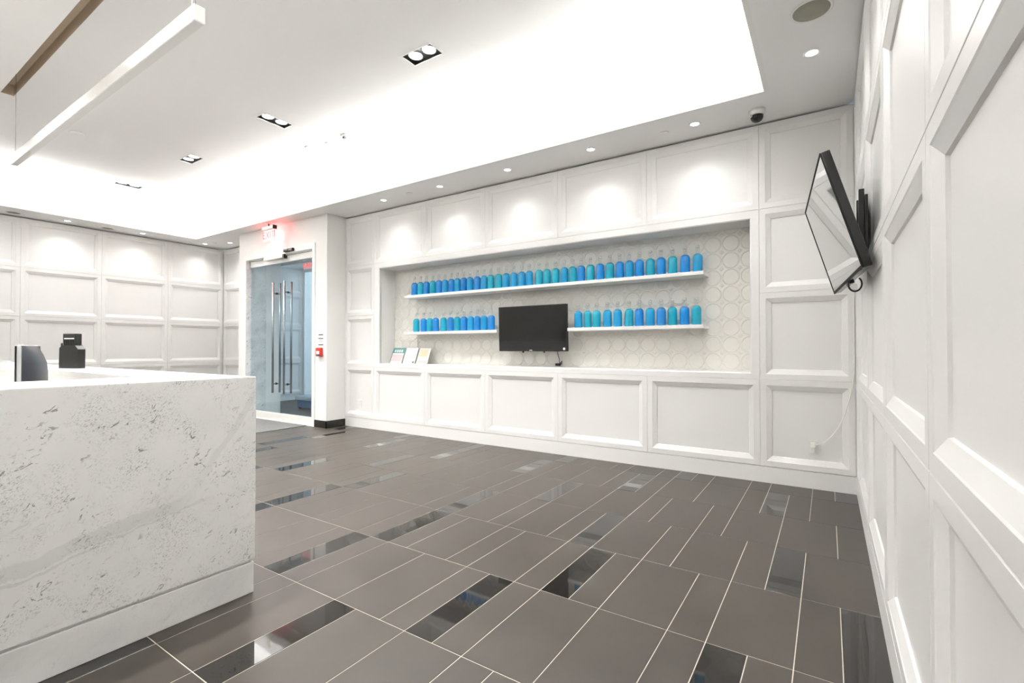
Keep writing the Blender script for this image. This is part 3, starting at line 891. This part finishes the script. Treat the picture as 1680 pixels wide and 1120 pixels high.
# ------------------------------------------------------------------ other things on the tray ceiling
o = thing('smoke_detector', 'white smoke detector with dark vent on the ceiling', 'smoke detector', (-4.80, 3.715, ZC))
MB().lathe([(0.075, 0), (0.075, -0.014), (0.066, -0.020)], 28).build('base', M['trimw'], o)
MB().lathe([(0.052, -0.018), (0.050, -0.036), (0.036, -0.050), (0.015, -0.054)], 28).build('chamber', M['trimw'], o)
MB().box(-0.012, 0.012, -0.056, -0.046, -0.040, -0.026).build('vent', M['ink'], o)
disc('ceiling_sprinkler', -5.155, 3.735, ZC, 0.052, 'small round white cap on the ceiling next to the smoke detector', 'sprinkler', M['trimw'], 0.014)
disc('ceiling_sprinkler', -5.47, 3.68, ZC, 0.068, 'larger flat round white cap on the ceiling, second from the smoke detector', 'sprinkler', M['trimw'], 0.012)
disc('ceiling_sprinkler', -7.40, 1.92, ZC, 0.062, 'flat round white cap on the ceiling beside the long pendant', 'sprinkler', M['trimw'], 0.012)
# linear vent in the cove wall
o = thing('linear_vent', 'long white linear slot air vent in the far cove wall', 'vent', (LX0 - COVE, 2.97, 3.505))
MB().box(0, 0.003, -0.61, 0.61, -0.045, 0.045).build('plate', M['trimw'], o)
MB().box(0.003, 0.034, -0.61, 0.61, 0.034, 0.045).box(0.003, 0.034, -0.61, 0.61, -0.045, -0.034).box(0.003, 0.034, -0.61, -0.60, -0.034, 0.034).box(0.003, 0.034, 0.60, 0.61, -0.034, 0.034).build('frame', M['trimw'], o)
for z in (0.010, -0.014):
    MB().box(0.003, 0.034, -0.60, 0.60, z, z + 0.006).build('blade', M['trimw'], o)
o = thing('cove_sensor', 'small cream sensor box on the cove wall above the doors', 'sensor', (-7.608, LY1 + COVE, 3.56))
MB().bbox(-0.06, 0.06, -0.03, 0, -0.07, 0.07, 0.008).build('housing', M['paint'], o)
MB().bbox(0.02, 0.045, -0.034, -0.028, -0.05, 0.05, 0.003).build('lens', M['goldprint'], o)

# ------------------------------------------------------------------ linear pendant hung from the slot
PXN, PXF, PY0, PY1, PZ = -2.83, -6.57, 1.208, 1.262, 2.945
o = thing('linear_pendant', 'long slim white linear pendant lamp hung on wires from the ceiling slot', 'pendant lamp', ((PXN + PXF) / 2, (PY0 + PY1) / 2, PZ))
hl = (PXN - PXF) / 2; hw = (PY1 - PY0) / 2
MB().bbox(-hl, hl, -hw, hw, 0.003, 0.088, 0.002).build('body', M['pendant'], o)
MB().box(-hl + .004, hl - .004, -hw + .003, hw - .003, 0.0, 0.003).build('lens', M['lens_off'], o)
for s in (-1, 1):
    e_ = MB().bbox(s * (hl - .05) - .02, s * (hl - .05) + .02, -.012, .012, 0.088, 0.105, 0.003).build('cable_grip', M['pendant'], o)
    MB().tube([(s * (hl - .05), 0, 0.10), (s * (hl - .05), 0, ZC + .109 - PZ)], 0.0018, 6).build('suspension_wire', M['steel'], o)
MB().tube([(hl - .09, 0, 0.088), (hl - .09, 0, ZC + .109 - PZ)], 0.003, 6).build('power_cord', M['cord'], o)

# ------------------------------------------------------------------ niche shelves
SY = 4.842
def shelf(x0, x1, z, label):
    o = thing('display_shelf', label, 'shelf', ((x0 + x1) / 2, NY, z))
    h = (x1 - x0) / 2
    MB().bbox(-h, h, SY - NY, -0.0075, -0.036, 0, 0.003).build('board', M['trimw'], o)
    MB().box(-h + .03, h - .03, -0.0075, -0.0005, -0.030, -0.006).build('wall_rail', M['trimw'], o)
    return o
Z1, Z2 = 1.924, 1.411
shelf(-5.0, -0.99, Z1, 'long white floating shelf along the upper niche')
shelf(-5.0, -3.402, Z2, 'short white floating shelf between the brochures and the niche television')
shelf(-2.436, -0.99, Z2, 'short white floating shelf between the niche television and the wall-mounted screen')

# ------------------------------------------------------------------ bottles
BS = 1.0
prof_glass = [(0.020, 0.0), (0.040, 0.002), (0.0445, 0.010), (0.0445, 0.154), (0.0425, 0.168), (0.036, 0.180), (0.027, 0.188), (0.018, 0.195), (0.0145, 0.204), (0.0145, 0.238), (0.0175, 0.240), (0.0175, 0.249), (0.0125, 0.250)]
prof_liq = [(0.018, 0.004), (0.038, 0.005), (0.0425, 0.012), (0.0425, 0.153), (0.0405, 0.166), (0.034, 0.177), (0.026, 0.1835), (0.018, 0.188)]
glass_me = MB().lathe(prof_glass, 18, cap=False).mesh('glass', M['bottle'])
liq_me = {k: MB().lathe(prof_liq, 18).mesh('liquid', M[k]) for k in ('blue', 'teal', 'cyan')}
stop_me = MB().lathe([(0.010, 0.246), (0.0155, 0.251), (0.016, 0.262), (0.009, 0.270), (0.002, 0.271)], 14).mesh('stopper', M['stopper'])
bail_me = MB().tube([(-0.019, 0, 0.222), (-0.022, -.004, 0.244), (-0.018, 0, 0.268), (0, 0, 0.278), (0.018, 0, 0.268), (0.022, -.004, 0.244), (0.019, 0, 0.222), (0.006, -0.018, 0.216), (-0.006, -0.018, 0.216), (-0.019, 0, 0.222)], 0.0014, 5).mesh('wire_bail', M['wire'])
def bottle(x, z, kind, label, group):
    o = thing('swing_top_bottle', label, 'bottle', (x, 4.962, z), random.uniform(-0.5, 0.5), group)
    o.scale = (1.05, 1.05, 1.0); inst('glass', glass_me, o); inst('liquid', liq_me[kind], o); inst('stopper', stop_me, o); inst('wire_bail', bail_me, o)
NAMEC = {'blue': 'deep blue', 'teal': 'teal', 'cyan': 'sky blue'}
topx = [-4.91, -4.791, -4.679, -4.561, -4.449, -4.339, -4.227, -4.122, -4.013, -3.909, -3.79, -3.681, -3.575, -3.456, -3.341, -3.227, -3.109, -3.004, -2.869, -2.761, -2.648, -2.534, -2.428, -2.322, -2.208, -2.094, -1.981, -1.87, -1.761, -1.652, -1.536, -1.426, -1.31, -1.187, -1.068]
topk = 'b t b t b c b c b c b c t t c c c c t t t c t b t b t b c b t b t b c'.split()
KK = {'b': 'blue', 't': 'teal', 'c': 'cyan'}
for i, x in enumerate(topx):
    bottle(x, Z1, KK[topk[i]], 'swing-top bottle of %s water on the long upper shelf, %s from its brochure end' % (NAMEC[KK[topk[i]]], ORD[i]), 'bottles on the upper shelf')
lx = [-4.874, -4.735, -4.618, -4.508, -4.365, -4.242, -4.125, -4.011, -3.899, -3.793, -3.681, -3.567]
lk = 't b t b t b t b c b c b'.split()
for i, x in enumerate(lx):
    bottle(x, Z2, KK[lk[i]], '%s swing-top bottle on the lower brochure-side shelf, %s from the outer end' % (NAMEC[KK[lk[i]]], ORD[i]), 'bottles on the lower brochure-side shelf')
rx = [-2.357, -2.243, -2.135, -2.009, -1.892, -1.765, -1.657, -1.539, -1.426, -1.314, -1.196, -1.082]
rk = 'c t t c c t b c b t b t'.split()
for i, x in enumerate(rx):
    bottle(x, Z2, KK[rk[i]], 'swing-top bottle of %s water on the short shelf, %s from the niche television' % (NAMEC[KK[rk[i]]], ORD[i]), 'bottles on the lower screen-side shelf')

# ------------------------------------------------------------------ television in the niche
o = thing('television', 'black flat television mounted in the niche between the bottle shelves', 'television', (-2.923, 4.868, 1.416))
o.rotation_euler = (math.radians(2.0), 0, 0)
hw, hh = 0.465, 0.2695
MB().bbox(-hw, hw, 0.0, 0.045, -hh, hh, 0.006).build('case', M['blackg'], o)
MB().box(-hw + .018, hw - .018, -0.0015, 0.002, -hh + .026, hh - .018).build('screen', M['screen'], o)
MB().bbox(-0.25, 0.25, 0.045, 0.075, -0.18, 0.12, 0.01).build('rear_shell', M['black'], o)
MB().box(-0.03, 0.012, -0.0022, 0.0, -hh + .007, -hh + .017).build('badge', M['silver'], o)
b = MB().lathe([(0.015, 0), (0.015, 0.002)], 16).build('sticker', M['paper'], o)
b.rotation_euler = (PI / 2, 0, 0); b.location = (hw - .035, -0.0018, -hh + .030)
for x in (-0.13, 0.16):
    MB().box(x - .006, x + .006, 0.01, 0.03, -hh - .018, -hh).build('mount_tab', M['black'], o)
MB().box(-0.20, 0.20, 0.075, 0.222, -0.10, 0.10).build('wall_bracket', M['black'], o)
o = thing('power_cord', 'black power cord hanging below the niche television', 'cord', (-2.66, 5.06, 1.13))
MB().tube([(-0.02, 0, 0.04), (-0.01, 0, -0.02), (0.01, 0.0, -0.08), (0.005, 0.01, -0.12)], 0.004, 6).build('cable', M['black'], o)
MB().bbox(-0.045, 0.015, -0.005, 0.025, -0.155, -0.125, 0.006).build('plug', M['black'], o)
MB().tube([(0.01, 0.01, -0.125), (0.045, 0.0, -0.10), (0.04, 0, -0.13), (-0.02, 0, -0.14)], 0.006, 6).build('cable_loop', M['black'], o)

# ------------------------------------------------------------------ brochures on the niche ledge
def brochure(x0, x1, lean, label, kind):
    o = thing('brochure', label, 'brochure', ((x0 + x1) / 2, 4.905, NZ0), 0, 'brochures on the niche ledge')
    h = (x1 - x0) / 2; H = 0.225
    k = math.tan(math.radians(22))
    def pl(a, b_, z0, z1, off, mat, nm):
        m_ = MB()
        vs = [(a, z0 * k - off, z0), (b_, z0 * k - off, z0), (b_, z1 * k - off, z1), (a, z1 * k - off, z1)]
        vs += [(p[0], p[1] + 0.002, p[2]) for p in vs]
        m_.add(vs, [(0, 1, 2, 3), (7, 6, 5, 4), (0, 4, 5, 1), (1, 5, 6, 2), (2, 6, 7, 3), (3, 7, 4, 0)])
        return m_.build(nm, mat, o)
    pl(-h, h, 0.004, H, 0.0, M['paper'], 'sheet')
    m_ = MB().box(-h, h, -0.03, 0.0, 0.0, 0.004)
    m_.build('holder_foot', M['acrylic'], o)
    pl(-h - .003, h + .003, 0.004, H * .98, -0.004, M['acrylic'], 'holder_back')
    if kind == 0:
        pl(-h, h, H * .66, H, 0.002, M['tealprint'], 'printed_band')
        pl(-h, -h + .012, 0.004, H * .66, 0.002, M['tealprint'], 'printed_edge')
        pl(h - .010, h, 0.004, H * .66, 0.002, M['tealprint'], 'printed_edge')
        for (a, b_) in ((-.085, -.055), (-.04, -.01), (.005, .035), (.05, .08)):
            pl(a, b_, H * .72, H * .88, 0.0035, M['paper'], 'printed_mark')
        pl(-h + .02, h - .02, 0.03, H * .58, 0.002, M['pinkprint'], 'printed_block')
    elif kind == 1:
        pl(-h + .02, h - .02, H * .3, H * .6, 0.002, M['mintprint'], 'printed_block')
        pl(h - .05, h - .02, 0.012, 0.034, 0.002, M['ink'], 'printed_mark')
    else:
        pl(-h + .02, h - .04, H * .45, H * .9, 0.002, M['goldprint'], 'printed_block')
        pl(-h + .02, h - .01, 0.01, 0.05, 0.002, M['pinkprint'], 'printed_edge')
brochure(-5.36, -5.11, 0, 'white brochure with a teal printed heading on the niche ledge', 0)
brochure(-5.09, -4.86, 0, 'plain white brochure with pale mint print on the niche ledge', 1)
brochure(-4.83, -4.62, 0, 'white brochure with cream print on the niche ledge', 2)

# ------------------------------------------------------------------ tilted television on the right wall
A = Vector((-0.022, 2.808, 2.157)); B = Vector((-0.125, 3.956, 2.142)); Cc = Vector((0.037, 4.036, 1.556)); Dd = Vector((0.140, 2.888, 1.571))
cen = (A + B + Cc + Dd) / 4
e1 = ((B - A) + (Cc - Dd)).normalized()
e2 = (A - Dd) + (B - Cc); e2 = (e2 - e1 * e2.dot(e1)).normalized()
nn = e1.cross(e2)
if nn.x > 0: nn = -nn
tv = thing('television', 'black flat television tilted off the near panelled wall', 'television')
# local axes: x along the long side, y up the screen, z out of the screen
ex = e2.cross(nn)
mw = Matrix((ex, e2, nn)).transposed().to_4x4(); mw.translation = cen
tv.matrix_world = mw
HW, HH = (B - A).length / 2 * 0.985, (A - Dd).length / 2 * 1.0
MB().bbox(-HW, HW, -HH, HH, -0.042, 0.0, 0.006).build('case', M['blackg'], tv)
MB().box(-HW + .007, HW - .007, -HH + .015, HH - .007, -0.001, 0.0012).build('screen', M['screen2'], tv)
mb = MB()
for (x0, x1, y0, y1) in ((-HW, HW, -HH, -HH + .015), (-HW, HW, HH - .007, HH), (-HW, -HW + .007, -HH + .015, HH - .007), (HW - .007, HW, -HH + .015, HH - .007)):
    mb.box(x0, x1, y0, y1, 0.0, 0.004)
mb.build('bezel', M['bezel'], tv)
MB().bbox(-0.34, 0.34, -0.24, 0.10, -0.072, -0.042, 0.012).build('rear_shell', M['black'], tv)
MB().bbox(-0.06, 0.06, -HH - .014, -HH + .01, -0.03, -0.004, 0.003).build('logo_chin', M['black'], tv)
mt = thing('wall_mount', 'black tilting wall mount holding the television on the near wall', 'wall mount', (XR - 0.0005, 3.40, 1.86))
MB().box(-0.014, 0.0, -0.16, 0.16, -0.14, 0.16).build('wall_plate', M['black'], mt)
for s in (-1, 1):
    MB().bbox(-0.04, -0.014, s * .12 - .014, s * .12 + .014, -0.24, 0.20, 0.003).build('upright', M['black'], mt)
MB().bbox(-0.055, -0.014, -0.055, 0.055, -0.10, 0.02, 0.006).build('arm', M['black'], mt)
MB().bbox(-0.10, 0.10, -0.11, 0.07, -0.098, -0.072, 0.006).build('mount_head', M['black'], tv)
o = thing('video_cable', 'black cable looping under the tilted television', 'cord', (0.078, 3.12, 1.538))
MB().tube([(0.045 + 0.030 * math.cos(a_), 0.05 + 0.006 * a_, -0.012 + 0.040 * math.sin(a_)) for a_ in [(0.9 - 4.6 * k / 24) for k in range(25)]], 0.0045, 8).build('cable', M['black'], o)
MB().bbox(0.025, 0.055, 0.04, 0.07, -0.045, -0.012, 0.004).build('adapter', M['plate'], o)

# ------------------------------------------------------------------ outlets and the white cord
def outlet(x, y, z, label):
    o = thing('wall_outlet', label, 'outlet', (x, y, z))
    MB().bbox(-0.036, 0.036, -0.006, 0.0, -0.058, 0.058, 0.002).build('plate', M['plate'], o)
    for s in (-1, 1):
        r_ = MB().bbox(-0.017, 0.017, -0.008, -0.005, s * .022 - .015, s * .022 + .015, 0.001).build('socket', M['trimw'], o)
        for q in (-1, 1):
            MB().box(q * .006 - .0012, q * .006 + .0012, -0.0085, -0.0079, s * .022 - .004, s * .022 + .006).build('slot', M['ink'], r_)
    return o
FY = YB + 0.027
outlet(-0.115, FY, 0.345, 'white duplex wall outlet with a white cord plugged in')
outlet(-5.885, FY, 0.355, 'white duplex wall outlet low on the panel by the entrance column')
o = thing('extension_cord', 'white cord plugged into the outlet and rising to the room corner', 'cord', (-0.115, FY - 0.009, 0.345))
MB().bbox(-0.016, 0.022, -0.032, 0, 0.004, 0.042, 0.006).build('plug', M['cord'], o)
MB().bbox(-0.016, 0.016, -0.024, 0, -0.044, -0.012, 0.005).build('plug', M['cord'], o)
pts = []
P0, P1, P2, P3 = Vector((0.02, -0.03, 0.025)), Vector((0.13, -0.05, 0.06)), Vector((0.235, -0.05, 0.20)), Vector((0.288, -0.035, 0.61))
for k in range(21):
    t_ = k / 20
    pts.append(P0 * (1 - t_) ** 3 + P1 * 3 * t_ * (1 - t_) ** 2 + P2 * 3 * t_ ** 2 * (1 - t_) + P3 * t_ ** 3)
pts += [Vector((0.292, -0.038, 0.75)), Vector((0.292, -0.038, 1.05)), Vector((0.288, -0.05, 1.25))]
MB().tube(pts, 0.0042, 8).build('cable', M['cord'], o)

# ------------------------------------------------------------------ reception desk
FX, EY, TZ = -2.335, 1.284, 1.043
IX, IY = -2.80, 0.96
DXE, DYE = -6.6, -1.25
dk = thing('reception_desk', 'long white veined marble reception desk with a raised ledge', 'reception desk')
MB().bbox(FX - 0.03, FX, DYE, EY, 0.160, TZ, 0.004).build('front_panel', M['marble'], dk)
MB().bbox(DXE, FX - 0.0305, EY - 0.03, EY, 0.160, TZ - 0.03, 0.003).build('end_panel', M['marble'], dk)
MB().bbox(FX - 0.055, FX - 0.004, DYE, EY - 0.004, 0.0, 0.148, 0.004).build('plinth', M['marble2'], dk)
MB().bbox(DXE, FX - 0.0555, EY - 0.055, EY - 0.004, 0.0, 0.148, 0.004).build('plinth', M['marble2'], dk)
MB().box(FX - 0.05, FX - 0.012, DYE + .01, EY - 0.012, 0.148, 0.160).box(DXE + .01, FX - 0.05, EY - 0.05, EY - 0.012, 0.148, 0.160).build('joint_groove', M['marble2'], dk)
MB().bbox(IX, FX - 0.0305, DYE, EY, TZ - 0.03, TZ, 0.002).build('front_ledge', M['marble3'], dk)
MB().bbox(DXE, IX - 0.0005, IY, EY, TZ - 0.03, TZ, 0.002).build('end_ledge', M['marble3'], dk)
MB().box(IX, IX + 0.03, DYE, IY, 0.74, TZ - 0.03).build('inner_front', M['marble3'], dk)
MB().box(DXE, IX, IY, IY + 0.03, 0.74, TZ - 0.03).build('inner_end', M['marble3'], dk)
MB().bbox(DXE, IX, IY - 0.75, IY, 0.71, 0.74, 0.003).build('work_surface', M['wood'], dk)
MB().box(DXE + .05, DXE + .09, IY - 0.72, IY - .02, 0.0, 0.71).build('leg_panel', M['wood'], dk)

# monitor on the work surface
a = math.radians(160)
mo = thing('desktop_monitor', 'dark desktop monitor with silver rim behind the marble desk ledge', 'monitor', (-3.47, 0.715, 0.74), a - PI)
W2 = 0.245
# local: x along the screen, +y is the back
MB().bbox(-W2, W2, -0.012, -0.006, 0.10, 0.452, 0.002).build('screen', M['screen'], mo)
MB().bbox(-W2, W2, -0.006, 0.012, 0.095, 0.457, 0.006).build('rim', M['silver'], mo)
bm_ = MB()
n = 9
vs = []; fs = []
for j in range(n):
    for i in range(n):
        u = -1 + 2 * i / (n - 1); v = -1 + 2 * j / (n - 1)
        dpt = 0.012 + 0.055 * max(0, (1 - abs(u) ** 3)) * max(0, 1 - abs(v) ** 3)
        vs.append((u * (W2 - .004), dpt, 0.276 + v * 0.177))
for j in range(n - 1):
    for i in range(n - 1):
        fs.append((j * n + i, j * n + i + 1, (j + 1) * n + i + 1, (j + 1) * n + i))
bm_.add(vs, fs, True)
bm_.build('rear_shell', M['shell'], mo)
MB().bbox(-0.03, 0.03, 0.04, 0.06, 0.008, 0.20, 0.004).build('stand', M['silver'], mo)
MB().bbox(-0.10, 0.10, -0.04, 0.12, 0.0, 0.008, 0.003).build('foot', M['silver'], mo)

# receipt printer / terminal on the end ledge
tm = thing('desk_printer', 'black upright desk printer standing on the marble end ledge', 'printer', (-4.40, 1.125, TZ), math.radians(20))
w1, w2 = 0.086, 0.060
MB().prism([(-w1, 0), (w1, 0), (w1, 0.132), (w2, 0.158), (w2, 0.16), (-w2, 0.16), (-w1 + .004, 0.140)], -0.024, 0.024, 'xzy').build('body', M['black'], tm)
MB().bbox(-w2 + .002, w2, -0.020, 0.020, 0.155, 0.240, 0.005).build('head', M['black'], tm)
MB().box(-w2 + .018, w2 - .014, -0.0215, -0.019, 0.202, 0.210).build('paper_slot', M['paper'], tm)
MB().bbox(-w1 + .002, -w2 + .01, -0.015, 0.015, 0.140, 0.175, 0.003).build('side_latch', M['black'], tm)
for k in range(5):
    MB().box(-w2 + .016 + k * .02, -w2 + .020 + k * .02, -0.0225, -0.019, 0.160, 0.196).build('rib', M['blackg'], tm)

print('relief', nrel, 'tiles', ntile)
